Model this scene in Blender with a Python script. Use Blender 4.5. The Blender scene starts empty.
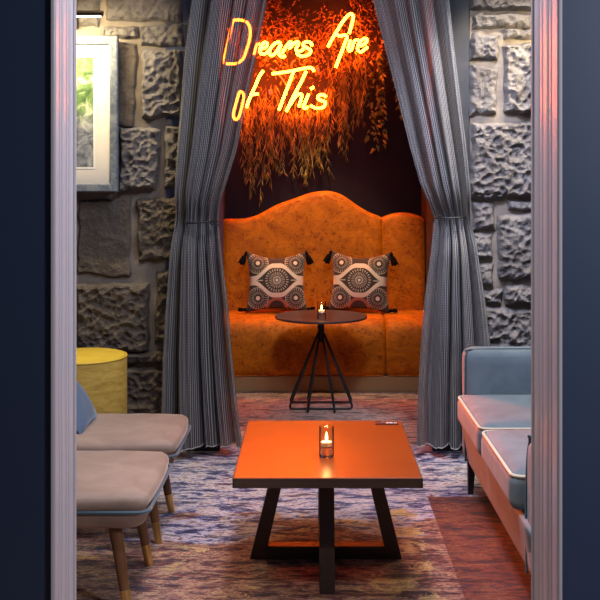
import bpy, math, random
from mathutils import Vector, Matrix, noise, Euler

PI = math.pi
random.seed(11)
S = bpy.context.scene
COL = S.collection
CX, CY, F, H = 311.0, 180.0, 1000.0, 1.4      # principal point, focal length in px, eye height


def at(px, py, Y):
    """photo pixel at depth Y -> world point"""
    return Vector(((px - CX) * Y / F, Y, H - (py - CY) * Y / F))


# ------------------------------------------------------------------ materials
class E:
    """tiny wrapper that builds Math nodes"""
    nt = None

    def __init__(s, sock): s.s = sock

    @staticmethod
    def m(op, *a, clamp=False):
        n = E.nt.nodes.new('ShaderNodeMath'); n.operation = op; n.use_clamp = clamp
        for i, v in enumerate(a):
            if isinstance(v, E): E.nt.links.new(v.s, n.inputs[i])
            else: n.inputs[i].default_value = v
        return E(n.outputs[0])

    def __add__(s, o): return E.m('ADD', s, o)
    def __radd__(s, o): return E.m('ADD', o, s)
    def __sub__(s, o): return E.m('SUBTRACT', s, o)
    def __rsub__(s, o): return E.m('SUBTRACT', o, s)
    def __mul__(s, o): return E.m('MULTIPLY', s, o)
    def __rmul__(s, o): return E.m('MULTIPLY', o, s)
    def __truediv__(s, o): return E.m('DIVIDE', s, o)
    def abs(s): return E.m('ABSOLUTE', s)
    def sin(s): return E.m('SINE', s)
    def cos(s): return E.m('COSINE', s)
    def sqrt(s): return E.m('SQRT', s)
    def gt(s, o): return E.m('GREATER_THAN', s, o)
    def lt(s, o): return E.m('LESS_THAN', s, o)
    def max(s, o): return E.m('MAXIMUM', s, o)
    def min(s, o): return E.m('MINIMUM', s, o)
    def smooth(s, a, b):
        n = E.nt.nodes.new('ShaderNodeMapRange'); n.interpolation_type = 'SMOOTHSTEP'
        E.nt.links.new(s.s, n.inputs[0]); n.inputs[1].default_value = a; n.inputs[2].default_value = b
        return E(n.outputs[0])


class M:
    """material under construction"""
    def __init__(s, name):
        s.mat = bpy.data.materials.new(name); s.mat.use_nodes = True
        s.nt = s.mat.node_tree; E.nt = s.nt
        s.b = s.nt.nodes['Principled BSDF']; s.out = s.nt.nodes['Material Output']
        s.tc = s.nt.nodes.new('ShaderNodeTexCoord')

    def set(s, **k):
        for n, v in k.items():
            n = {'color': 'Base Color', 'rough': 'Roughness', 'metal': 'Metallic', 'ior': 'IOR', 'sheen': 'Sheen Weight',
                 'sheen_rough': 'Sheen Roughness', 'sheen_tint': 'Sheen Tint', 'coat': 'Coat Weight', 'coat_rough': 'Coat Roughness',
                 'spec': 'Specular IOR Level', 'emit': 'Emission Color', 'power': 'Emission Strength', 'trans': 'Transmission Weight',
                 'alpha': 'Alpha', 'sss': 'Subsurface Weight'}[n]
            if isinstance(v, E): v = v.s
            if isinstance(v, bpy.types.NodeSocket): s.nt.links.new(v, s.b.inputs[n])
            else:
                if isinstance(v, tuple) and len(v) == 3: v = (*v, 1)
                s.b.inputs[n].default_value = v
        return s

    def vec(s, scale=(1, 1, 1), coord='Object', rot=(0, 0, 0)):
        n = s.nt.nodes.new('ShaderNodeMapping'); n.inputs['Scale'].default_value = scale; n.inputs['Rotation'].default_value = rot
        s.nt.links.new(s.tc.outputs[coord], n.inputs[0]); return n.outputs[0]

    def noise(s, scale=5, detail=3, vec=None, dist=0, rough=.5):
        n = s.nt.nodes.new('ShaderNodeTexNoise'); n.inputs['Scale'].default_value = scale; n.inputs['Detail'].default_value = detail
        n.inputs['Distortion'].default_value = dist; n.inputs['Roughness'].default_value = rough
        s.nt.links.new(vec or s.vec(), n.inputs['Vector']); return E(n.outputs['Fac'])

    def ramp(s, fac, stops, interp='LINEAR'):
        n = s.nt.nodes.new('ShaderNodeValToRGB'); r = n.color_ramp; r.interpolation = interp
        while len(r.elements) < len(stops): r.elements.new(0)
        for e, (p, c) in zip(r.elements, stops): e.position = p; e.color = (*c, 1)
        s.nt.links.new(fac.s, n.inputs[0]); return n.outputs[0]

    def mix(s, fac, a, b, mode='MIX'):
        n = s.nt.nodes.new('ShaderNodeMix'); n.data_type = 'RGBA'; n.blend_type = mode
        for i, v in ((0, fac), (6, a), (7, b)):
            if isinstance(v, E): v = v.s
            if isinstance(v, bpy.types.NodeSocket): s.nt.links.new(v, n.inputs[i])
            else: n.inputs[i].default_value = (*v, 1) if isinstance(v, tuple) else v
        return n.outputs[2]

    def bump(s, h, strength=.3, dist=.01):
        n = s.nt.nodes.new('ShaderNodeBump'); n.inputs['Strength'].default_value = strength; n.inputs['Distance'].default_value = dist
        s.nt.links.new(h.s, n.inputs['Height']); s.nt.links.new(n.outputs[0], s.b.inputs['Normal']); return s

    def xyz(s, coord='Object'):
        n = s.nt.nodes.new('ShaderNodeSeparateXYZ'); s.nt.links.new(s.tc.outputs[coord], n.inputs[0])
        return [E(o) for o in n.outputs]


def plain(name, color, rough=.6, **k):
    m = M(name).set(color=color, rough=rough, **k); return m.mat


def velvet(name, c1, c2, sheen=.6, tint=(1, 1, 1), scale=9, bump=.25, rough=.75):
    m = M(name)
    n = m.noise(scale, 5, dist=.6, rough=.65)
    m.set(color=m.ramp(n, [(.33, c1), (.62, c2)]), rough=rough, sheen=sheen, sheen_rough=.35, sheen_tint=tint)
    m.bump(m.noise(55, 4), bump, .004); return m.mat


MAT = {}
MAT['navy'] = M('navy_paint')
_m = MAT['navy']; _m.set(color=(.026, .043, .088), rough=.55); _m.bump(_m.noise(120, 2), .05, .002); MAT['navy'] = _m.mat
MAT['plaster'] = plain('room_plaster', (.10, .11, .13), .8)
MAT['ceiling'] = plain('ceiling_paint', (.35, .35, .36), .9)
_m = M('alcove_paint'); _m.set(color=(.022, .018, .028), rough=.8, spec=.2); _m.bump(_m.noise(60, 3), .05, .002); MAT['alcove'] = _m.mat
MAT['alcove_side'] = plain('alcove_side_paint', (.09, .075, .075), .5)
_m = M('pier_paint'); MAT['pier'] = _m.set(color=(.026, .027, .030), rough=.6).mat
_m = M('navy_pier_paint'); MAT['pier_navy'] = _m.set(color=(.035, .045, .10), rough=.6).mat
MAT['black'] = plain('black_skirting', (.012, .012, .014), .5)
MAT['jamb'] = plain('jamb_gloss_paint', (.56, .50, .52), .38, coat=.3, coat_rough=.15)
MAT['steel'] = plain('black_steel', (.02, .019, .02), .38, metal=.4)
MAT['bistro_top'] = plain('dark_bistro_top', (.055, .035, .032), .32)
MAT['plinth'] = plain('bronze_plinth', (.42, .27, .13), .42, metal=.35)
MAT['piping'] = plain('blue_piping', (.03, .07, .10), .7, sheen=.4)
MAT['cream_piping'] = plain('cream_piping', (.75, .66, .50), .7, sheen=.3)
MAT['brass'] = plain('brass_ferrule', (.72, .48, .17), .3, metal=.9)
MAT['cord'] = plain('black_cord', (.01, .01, .011), .6)
MAT['tassel'] = plain('black_tassel', (.006, .005, .005), .9, spec=.1)
MAT['mat_board'] = plain('cream_mat_board', (.82, .76, .62), .8)
MAT['bevel'] = plain('white_bevel', (.9, .88, .8), .7)
MAT['lamp_metal'] = plain('dark_bronze_metal', (.06, .045, .04), .35, metal=.7)
MAT['wax'] = plain('candle_wax', (.9, .8, .62), .5, sss=.2)
MAT['tin'] = plain('tealight_tin', (.7, .7, .7), .3, metal=1.0)
MAT['clip'] = plain('clear_clip', (.7, .65, .62), .25)
MAT['wire'] = plain('sign_cable', (.45, .30, .28), .4)
MAT['stem'] = plain('plant_stem', (.12, .07, .025), .7)
MAT['wick'] = plain('wick', (.02, .015, .01), .9)

# velvets
m = M('crushed_orange_velvet')
n = m.noise(7, 6, dist=1.2, rough=.68); n2 = m.noise(34, 5, m.vec((1, 1, 2.2)), dist=.8, rough=.7)
c = m.ramp(n, [(.30, (.38, .095, .004)), (.55, (.62, .175, .005)), (.75, (.74, .23, .008))])
n3 = m.noise(19, 7, dist=1.5, rough=.8)
c = m.mix(n2.smooth(.56, .68), c, (.17, .03, .004)); c = m.mix(n3.smooth(.54, .62) * .8, c, (.20, .03, .006))
m.set(color=c, spec=.2, rough=.6, sheen=.08, sheen_rough=.4, sheen_tint=(1, .3, .05)); m.bump(n2, .25, .006)
MAT['orange_velvet'] = m.mat
MAT['taupe'] = velvet('taupe_velvet', (.225, .150, .112), (.31, .215, .165), .5, (1, .85, .75), 6, .12)
MAT['blue_velvet'] = velvet('blue_grey_velvet', (.13, .175, .20), (.19, .245, .28), .12, (.9, .9, 1), 5, .1)
MAT['pillow_blue'] = velvet('slate_blue_velvet', (.05, .085, .14), (.08, .12, .19), .5, (.7, .8, 1), 6, .1)

# neon tube
m = M('neon_tube')
em = m.nt.nodes.new('ShaderNodeEmission'); em.inputs[0].default_value = (1, .10, .0045, 1); em.inputs[1].default_value = 110
m.nt.links.new(em.outputs[0], m.out.inputs[0]); MAT['neon'] = m.mat
m = M('candle_flame')
em = m.nt.nodes.new('ShaderNodeEmission'); em.inputs[0].default_value = (1, .62, .2, 1); em.inputs[1].default_value = 14
m.nt.links.new(em.outputs[0], m.out.inputs[0]); MAT['flame'] = m.mat
m = M('lamp_strip')
em = m.nt.nodes.new('ShaderNodeEmission'); em.inputs[0].default_value = (1, .85, .5, 1); em.inputs[1].default_value = 6
m.nt.links.new(em.outputs[0], m.out.inputs[0]); MAT['strip'] = m.mat


def thin_glass(name, tint=(1, 1, 1), edge=1.35):
    m = M(name); nt = m.nt
    tr = nt.nodes.new('ShaderNodeBsdfTransparent'); tr.inputs[0].default_value = (*tint, 1)
    gl = nt.nodes.new('ShaderNodeBsdfGlossy'); gl.inputs['Roughness'].default_value = .03
    fr = nt.nodes.new('ShaderNodeFresnel'); fr.inputs[0].default_value = edge
    mx = nt.nodes.new('ShaderNodeMixShader')
    nt.links.new(fr.outputs[0], mx.inputs[0]); nt.links.new(tr.outputs[0], mx.inputs[1]); nt.links.new(gl.outputs[0], mx.inputs[2])
    nt.links.new(mx.outputs[0], m.out.inputs[0]); return m.mat


MAT['glass'] = thin_glass('votive_glass', (.95, .95, .96), 1.18)
MAT['pane'] = thin_glass('picture_glass', (.97, .97, .98), 1.03)
MAT['glass_base'] = plain('votive_glass_base', (.9, .92, .95), .03, trans=1.0, ior=1.45)

# stone and mortar
m = M('rough_stone')
n = m.noise(5, 6, rough=.65); n2 = m.noise(38, 6, rough=.75)
c = m.ramp(n, [(.3, (.12, .105, .10)), (.5, (.22, .20, .195)), (.72, (.34, .315, .30))])
c = m.mix(n2.smooth(.45, .75) * .7, c, (.10, .085, .08))
m.set(color=c, rough=.85); m.bump(m.noise(26, 9, rough=.8), 1.0, .035); MAT['stone'] = m.mat
m = M('shaded_stone')  # stone darkened to paint in the frame's shadow and dim lower-left light
n = m.noise(6, 6, rough=.65); n2 = m.noise(30, 5, rough=.7)
m.set(color=m.ramp(n, [(.3, (.07, .055, .042)), (.7, (.145, .115, .088))]), rough=.85); m.bump(m.noise(22, 8, rough=.75), .9, .02); MAT['shaded_stone'] = m.mat
m = M('mortar')
n = m.noise(9, 5)
m.set(color=m.ramp(n, [(.3, (.15, .125, .10)), (.7, (.23, .19, .155))]), rough=.9); m.bump(m.noise(60, 4), .4, .006); MAT['mortar'] = m.mat

# carpet : worn streaks of blue, lilac, cream, rust and mustard
m = M('distressed_carpet')
X, Y, Z = m.xyz()
st = m.noise(1, 10, m.vec((6, 17, 1)), dist=.35, rough=.78)
st2 = m.noise(1, 8, m.vec((14, 70, 1)), dist=.5, rough=.78)
fine = m.noise(1, 4, m.vec((60, 240, 1)), rough=.7)
patch = m.noise(1, 4, m.vec((2.2, 3.4, 1)), dist=.4)
s = ((st * .68 + st2 * .32) - .5) * 2.5 + .48
cool = m.ramp(s, [(.28, (.010, .014, .06)), (.40, (.03, .045, .19)), (.44, (.24, .23, .38)), (.50, (.62, .57, .66)), (.58, (.85, .74, .66)), (.63, (.28, .12, .16)), (.75, (.05, .05, .16))])
warm = m.ramp(s, [(.28, (.012, .012, .024)), (.40, (.10, .030, .022)), (.45, (.42, .12, .05)), (.49, (.14, .07, .10)), (.55, (.78, .50, .26)), (.61, (.36, .10, .045)), (.72, (.05, .06, .10))])
rust = m.ramp(s, [(.30, (.012, .007, .008)), (.42, (.055, .014, .010)), (.47, (.30, .055, .022)), (.54, (.07, .018, .014)), (.60, (.42, .14, .04)), (.68, (.10, .03, .02))])
cream = m.ramp(s, [(.30, (.05, .025, .04)), (.42, (.38, .20, .13)), (.52, (.78, .56, .40)), (.6, (.42, .16, .08)), (.7, (.12, .06, .10))])
yw = Y + (patch - .5) * 1.6
c = m.mix(yw.smooth(4.0, 4.1), warm, cool)
c = m.mix(yw.smooth(5.10, 5.25), c, cream)
must = m.noise(1, 11, m.vec((5, 8, 1)), dist=.6, rough=.8)
mm = (must + (X - .30).smooth(-.35, .15) * .08 - (X - .30).smooth(.12, .22) * .3 - (Y - 4.30).smooth(-.1, .12) * .3).smooth(.585, .60)
c = m.mix(mm * st2.smooth(.36, .42), c, (.72, .46, .17))
ml = (must - (X + .62).smooth(-.1, .1) * .3 - (Y - 3.9).smooth(-.1, .15) * .3).smooth(.53, .55)
c = m.mix(ml * st2.smooth(.40, .48), c, (.70, .40, .10))
blk = (X + (st - .5) * .04).gt(.515) * Y.lt(4.42)
c = m.mix(blk, c, rust)
dk = m.noise(1, 8, m.vec((4, 26, 1)), dist=1.2, rough=.75)
c = m.mix(dk.smooth(.54, .60) * .8, c, (.018, .016, .035))
c = m.mix(fine.smooth(.40, .62) * .55, c, (.03, .022, .035))
m.set(color=c, rough=.95, sheen=.15); m.bump(fine, .4, .006); MAT['carpet'] = m.mat

# wood
def wood(name, c1, c2, rough, scale=(2, 26, 26), coat=0, **k):
    m = M(name); n = m.noise(1, 7, m.vec(scale), dist=.5, rough=.6)
    m.set(color=m.ramp(n, [(.3, c1), (.7, c2)]), rough=rough, coat=coat, coat_rough=.2, **k); m.bump(n, .04, .002); return m.mat
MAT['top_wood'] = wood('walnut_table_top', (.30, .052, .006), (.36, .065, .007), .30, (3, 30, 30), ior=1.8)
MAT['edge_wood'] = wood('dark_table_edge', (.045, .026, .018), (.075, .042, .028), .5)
MAT['base_wood'] = wood('dark_table_base', (.030, .018, .014), (.050, .030, .022), .45)
MAT['leg_wood'] = wood('brown_chair_leg', (.13, .055, .022), (.22, .10, .04), .35, (26, 26, 3))

# curtain cloth : fine pinstripes, partly see-through weave
m = M('pinstripe_sheer')
U, V, _ = m.xyz('UV')
st = (U * (2 * PI * 74)).sin()
dash = (V * (2 * PI * 210)).sin() * .5 + .5
line = st.smooth(.30, .85) * (dash * .30 + .62)
n = m.noise(3, 3)
base = m.ramp(n, [(.3, (.036, .034, .038)), (.7, (.060, .056, .058))])
c = m.mix(line, base, (.50, .475, .45))
m.set(color=c, rough=.8, sheen=.1)
tl = m.nt.nodes.new('ShaderNodeBsdfTranslucent'); m.nt.links.new(c, tl.inputs[0])
tp = m.nt.nodes.new('ShaderNodeBsdfTransparent')
a1 = m.nt.nodes.new('ShaderNodeMixShader'); a1.inputs[0].default_value = .10
a2 = m.nt.nodes.new('ShaderNodeMixShader'); a2.inputs[0].default_value = .12
m.nt.links.new(m.b.outputs[0], a1.inputs[1]); m.nt.links.new(tl.outputs[0], a1.inputs[2])
m.nt.links.new(a1.outputs[0], a2.inputs[1]); m.nt.links.new(tp.outputs[0], a2.inputs[2]); m.nt.links.new(a2.outputs[0], m.out.inputs[0])
MAT['curtain'] = m.mat
MAT['hem'] = plain('pale_hem_stitch', (.45, .43, .41), .8)

# patterned pillow cloth (object space x,z of the cushion, about -.2..+.2)
m = M('medallion_pillow_cloth')
x, y, z = m.xyz()
u = x / .19; v = z / .19
d0 = (u * u + v * v).sqrt()
ua = u.abs() - .68; va = v.abs() - .63
d1 = (ua * ua + va * va).sqrt()
sp0 = (E.m('ARCTAN2', v, u) * 26).sin().smooth(-.1, .4)
sp1 = (E.m('ARCTAN2', va, ua) * 24).sin().smooth(-.1, .4)
h = .53 - u.abs().smooth(.12, .82) * .45
band = (v.abs() - h).abs().lt(.085)
cen = d0.lt(.42) * (sp0 * d0.gt(.17) * (1 - (d0 - .31).abs().lt(.02)) * .55).max(d0.lt(.055)).max((d0 - .12).abs().lt(.03) * .6)
cor = d1.lt(.40) * (sp1 * d1.gt(.14) * (1 - (d1 - .25).abs().lt(.015)) * .42).max(d1.lt(.075)).max((d1 - .37).abs().lt(.015) * .5)
inside_c = d0.lt(.46); inside_k = d1.lt(.38)
star = v.abs().lt(.02 + 0 * v) * u.abs().gt(.5) * .6
pat = (band * (1 - inside_k * 0)).max(cen).max(cor * (1 - band)).max(star)
ring = (u * u + (v + 1.02) * (v + 1.02)).sqrt()
red = (ring - .36).abs().lt(.05)
c = m.mix(pat, (.045, .032, .028), (.80, .70, .56))
c = m.mix(red, c, (.45, .14, .09))
m.set(color=c, rough=.85, sheen=.2); m.bump(m.noise(300, 2), .2, .002); MAT['pillow_cloth'] = m.mat
MAT['pillow_back'] = plain('dark_pillow_back', (.03, .025, .024), .9)

# yellow pouf
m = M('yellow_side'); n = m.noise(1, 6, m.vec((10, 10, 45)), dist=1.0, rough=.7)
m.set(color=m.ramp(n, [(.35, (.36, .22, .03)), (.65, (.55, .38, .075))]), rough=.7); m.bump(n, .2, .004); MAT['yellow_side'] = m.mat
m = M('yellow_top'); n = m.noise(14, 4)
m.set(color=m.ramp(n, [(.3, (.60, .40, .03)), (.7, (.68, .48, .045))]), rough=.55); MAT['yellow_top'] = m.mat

# frame wood, landscape print
m = M('distressed_blue_frame'); n = m.noise(1, 7, m.vec((22, 22, 22)), dist=1.5, rough=.75)
m.set(color=m.ramp(n, [(.35, (.045, .055, .085)), (.5, (.10, .125, .17)), (.68, (.20, .215, .23))]), rough=.6); m.bump(n, .3, .004); MAT['frame'] = m.mat
m = M('garden_print'); x, y, z = m.xyz()
n = m.noise(16, 6, dist=.8, rough=.7)
g = m.ramp(n, [(.35, (.02, .06, .02)), (.5, (.12, .22, .06)), (.6, (.42, .47, .30)), (.72, (.75, .75, .62))])
b = m.ramp(n, [(.35, (.05, .05, .06)), (.5, (.19, .21, .24)), (.65, (.42, .43, .40))])
m.set(color=m.mix((z + (n - .5) * .12).smooth(-.06, .04), b, g), rough=.6); MAT['print'] = m.mat

# leaves
def leafmat(name, c1, c2, c3):
    m = M(name); n = m.noise(14, 3)
    m.set(color=m.ramp(n, [(.3, c1), (.5, c2), (.7, c3)]), rough=.5, spec=.4); return m.mat
MAT['moss'] = leafmat('dried_foliage', (.06, .03, .01), (.24, .11, .03), (.46, .28, .08))
MAT['grass_leaf'] = leafmat('hanging_leaf', (.06, .05, .015), (.22, .19, .04), (.50, .38, .12))
MAT['ivy'] = leafmat('ivy_leaf', (.14, .17, .03), (.26, .28, .06), (.36, .33, .09))

m = M('card_print'); n = m.noise(70, 2, m.vec((1, 2.2, 1)))
m.set(color=m.mix(n.gt(.55), (.045, .03, .03), (.7, .66, .62)), rough=.5); MAT['card_marks'] = m.mat
MAT['card'] = plain('dark_card', (.035, .022, .02), .5)


# ------------------------------------------------------------------ mesh building
class MB:
    def __init__(s): s.v = []; s.f = []; s.mi = []; s.uv = {}

    def add(s, vs, fs, mi=0):
        o = len(s.v); s.v += [Vector(p) for p in vs]; s.f += [tuple(i + o for i in f) for f in fs]; s.mi += [mi] * len(fs); return s

    def box(s, x0, x1, y0, y1, z0, z1, mi=0):
        vs = [(x, y, z) for x in (x0, x1) for y in (y0, y1) for z in (z0, z1)]
        return s.add(vs, [(0, 1, 3, 2), (4, 6, 7, 5), (0, 4, 5, 1), (2, 3, 7, 6), (0, 2, 6, 4), (1, 5, 7, 3)], mi)

    def grid(s, P, nu, nv, mi=0, cu=False, cv=False):
        vs = [P(i, j) for i in range(nu) for j in range(nv)]
        fs = [(i * nv + j, ((i + 1) % nu) * nv + j, ((i + 1) % nu) * nv + (j + 1) % nv, i * nv + (j + 1) % nv)
              for i in range(nu if cu else nu - 1) for j in range(nv if cv else nv - 1)]
        return s.add(vs, fs, mi)

    def rbox(s, c, half, r, n=10, fn=None, mi=0):
        """rounded box, optionally reshaped by fn(unit_point, point)"""
        hx, hy, hz = half; idx = {}; vs = []; fs = []
        def vid(p):
            k = tuple(round(a, 5) for a in p)
            if k not in idx:
                q0 = Vector((p[0] * hx, p[1] * hy, p[2] * hz))
                q = Vector([max(-(h - r), min(h - r, a)) for a, h in zip(q0, half)])
                d = q0 - q
                if d.length > 1e-9: q = q + d.normalized() * r
                if fn: q = fn(Vector(p), q)
                idx[k] = len(vs); vs.append(q + Vector(c))
            return idx[k]
        ts = [-1 + 2 * i / n for i in range(n + 1)]
        ts = [math.copysign(abs(t) ** .75, t) if t else 0 for t in ts]
        for ax in range(3):
            for sg in (-1, 1):
                def P(a, b):
                    p = [0, 0, 0]; p[ax] = sg; p[(ax + 1) % 3] = a; p[(ax + 2) % 3] = b; return p
                for i in range(n):
                    for j in range(n):
                        q = [vid(P(ts[i], ts[j])), vid(P(ts[i + 1], ts[j])), vid(P(ts[i + 1], ts[j + 1])), vid(P(ts[i], ts[j + 1]))]
                        fs.append(tuple(q if sg > 0 else q[::-1]))
        return s.add(vs, fs, mi)

    def tube(s, pts, r, n=8, closed=False, mi=0):
        pts = [Vector(p) for p in pts]; N = len(pts)
        rr = r if isinstance(r, (list, tuple)) else [r] * N
        rings = []; up = None
        for i, p in enumerate(pts):
            a = pts[(i - 1) % N] if closed or i else pts[0]; b = pts[(i + 1) % N] if closed or i < N - 1 else pts[-1]
            t = (b - a).normalized()
            if up is None: up = t.orthogonal().normalized()
            up = (up - t * up.dot(t))
            up = up.normalized() if up.length > 1e-6 else t.orthogonal().normalized()
            w = t.cross(up)
            rings.append([p + (up * math.cos(2 * PI * k / n) + w * math.sin(2 * PI * k / n)) * rr[i] for k in range(n)])
        vs = [v for q in rings for v in q]
        fs = [(i * n + k, ((i + 1) % N) * n + k, ((i + 1) % N) * n + (k + 1) % n, i * n + (k + 1) % n)
              for i in range(N if closed else N - 1) for k in range(n)]
        if not closed: fs += [tuple(range(n))[::-1], tuple((N - 1) * n + k for k in range(n))]
        return s.add(vs, fs, mi)

    def lathe(s, prof, c, n=40, mi=0):
        """prof: (radius, z) list bottom to top"""
        vs = [(c[0] + r * math.cos(2 * PI * k / n), c[1] + r * math.sin(2 * PI * k / n), c[2] + z) for r, z in prof for k in range(n)]
        fs = [(i * n + k, i * n + (k + 1) % n, (i + 1) * n + (k + 1) % n, (i + 1) * n + k) for i in range(len(prof) - 1) for k in range(n)]
        if prof[0][0] > 1e-5: fs.append(tuple(range(n))[::-1])
        if prof[-1][0] > 1e-5: fs.append(tuple((len(prof) - 1) * n + k for k in range(n)))
        return s.add(vs, fs, mi)

    def build(s, name, mat, parent=None, org=(0, 0, 0), smooth=True, angle=40, bevel=0, uv=None):
        me = bpy.data.meshes.new(name)
        o = Vector(org)
        me.from_pydata([tuple(v - o) for v in s.v], [], s.f); me.update()
        for mt in (mat if isinstance(mat, (list, tuple)) else [mat]): me.materials.append(mt)
        me.polygons.foreach_set('material_index', s.mi)
        if smooth:
            me.polygons.foreach_set('use_smooth', [True] * len(me.polygons))
            if angle: me.set_sharp_from_angle(angle=math.radians(angle))
        if uv:
            L = me.uv_layers.new(name='UVMap')
            for lp in me.loops: L.data[lp.index].uv = uv[lp.vertex_index]
        ob = bpy.data.objects.new(name, me); COL.objects.link(ob)
        if parent: ob.parent = parent
        else: ob.location = o
        if bevel:
            b = ob.modifiers.new('bevel', 'BEVEL'); b.width = bevel; b.segments = 2; b.limit_method = 'ANGLE'; b.harden_normals = False
        return ob


def thing(name, label, cat, loc, group=None, rot=(0, 0, 0)):
    o = bpy.data.objects.new(name, None); COL.objects.link(o); o.location = loc; o.rotation_euler = rot
    o.empty_display_size = .1
    o['label'] = label; o['category'] = cat
    if group: o['group'] = group
    return o


def tag(o, label, cat, group=None, kind=None):
    o['label'] = label; o['category'] = cat
    if group: o['group'] = group
    if kind: o['kind'] = kind
    return o


def struct(o): o['kind'] = 'structure'; return o


def catmull(P, k=6, closed=False):
    P = [Vector(p) for p in P]; n = len(P); out = []
    for i in range(n if closed else n - 1):
        g = (lambda j: P[j % n]) if closed else (lambda j: P[max(0, min(n - 1, j))])
        a, b, c, d = g(i - 1), g(i), g(i + 1), g(i + 2)
        for q in range(k):
            t = q / k
            out.append(.5 * ((2 * b) + (c - a) * t + (2 * a - 5 * b + 4 * c - d) * t * t + (3 * b - a - 3 * c + d) * t ** 3))
    if not closed: out.append(P[-1])
    return out


# ------------------------------------------------------------------ setting
YD = 2.40                                   # front face of the doorway wall
XL, XR = -.613, .592                        # jamb faces
YS = 5.20                                   # face of the stone wall
YA = 7.40                                   # back wall of the alcove
AX0, AX1 = -.635, .815                      # alcove side walls
ZC = 2.95
RX0, RX1 = -2.0, 1.75
struct(MB().box(-2.6, 2.6, -.8, YA + .1, -.06, 0).build('floor', MAT['carpet'], smooth=False))
struct(MB().box(-2.6, 2.6, YD, YA + .1, ZC, ZC + .08).build('ceiling', MAT['ceiling'], smooth=False))
struct(MB().box(-2.6, XL - .006, YD, YD + .20, 0, ZC).build('wall_front_left', MAT['navy'], smooth=False))
struct(MB().box(XR + .006, 2.6, YD, YD + .27, 0, ZC).build('wall_front_right', MAT['navy'], smooth=False))
struct(MB().box(XL - .03, XR + .03, YD, YD + .19, 2.3, ZC).build('wall_front_top', MAT['navy'], smooth=False))
struct(MB().box(RX0 - .1, RX0, YD + .20, YS + .1, 0, ZC).build('wall_left', MAT['plaster'], smooth=False))
struct(MB().box(RX1, RX1 + .1, YD + .27, YS + .1, 0, ZC).build('wall_right', MAT['plaster'], smooth=False))
struct(MB().box(AX0 - .25, AX1 + .25, YA, YA + .1, 0, ZC).build('wall_back', MAT['alcove'], smooth=False))
struct(MB().box(AX0 - .12, AX0, YS + .25, YA, 0, ZC).build('wall_alcove_left', MAT['alcove_side'], smooth=False))
struct(MB().box(AX1, AX1 + .12, YS + .25, YA, 0, ZC).build('wall_alcove_right', MAT['alcove_side'], smooth=False))
struct(MB().box(AX0 - .12, -.478, YS, YS + .25, 0, ZC).build('wall_pier_left', MAT['pier_navy'], smooth=False))
struct(MB().box(.634, .822, YS, YS + .25, 0, ZC).build('wall_pier_right', MAT['pier'], smooth=False))
struct(MB().box(-.69, -.472, YS - .035, YS - .001, 0, .10).build('baseboard_left', MAT['black'], smooth=False, bevel=.004))
struct(MB().box(.628, .824, YS - .035, YS - .001, 0, .10).build('baseboard_right', MAT['black'], smooth=False, bevel=.004))


def jamb(name, x, sg, y0, y1):
    """moulded door lining: a profile in (depth, relief) swept upwards. sg=+1: face looks to -x (right side)"""
    w = y1 - y0; pr = []
    def arc(c, r, a0, a1, k=8): return [(c + r * math.cos(a0 + (a1 - a0) * i / k) * -1, r * math.sin(a0 + (a1 - a0) * i / k)) for i in range(k + 1)]
    # bead, flat, groove, flat, groove, flat, bead  (relief positive = into the opening)
    pr += [(0, -.004)]
    b = .007
    pr += [(b - b * math.cos(t), b * math.sin(t) + .0) for t in [PI * i / 8 for i in range(9)]]
    for g0 in (.30, .40, .62, .74):
        p = w * g0
        pr += [(p - .006, 0), (p - .002, -.004), (p + .002, -.004), (p + .006, 0)]
    pr += [(w - b - b * math.cos(t), b * math.sin(t)) for t in [PI * i / 8 for i in range(9)]]
    pr += [(w, -.004)]
    mb = MB()
    mb.grid(lambda i, j: (x - sg * (pr[i][1] - .004), y0 + pr[i][0], (0, 2.33)[j]), len(pr), 2)
    return struct(mb.build(name, MAT['jamb'], angle=50))


jamb('trim_1', XL, -1, YD - .012, YD + .207)
jamb('trim_2', XR, 1, YD - .012, YD + .283)
struct(MB().box(XL, XR, YD - .01, YD + .20, 2.28, 2.30).build('trim_3', MAT['jamb'], smooth=False))


# ---- stone walls: individual blocks bulging from a mortar bed
def fbm(p, k=5, s=1.0, g=.62):
    a = 1.0; t = 0
    for i in range(k):
        t += a * (1 - 2 * abs(noise.noise(p * s))); s *= 2.1; a *= g; p = p + Vector((3.1, 7.7, 1.3))
    return t


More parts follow.
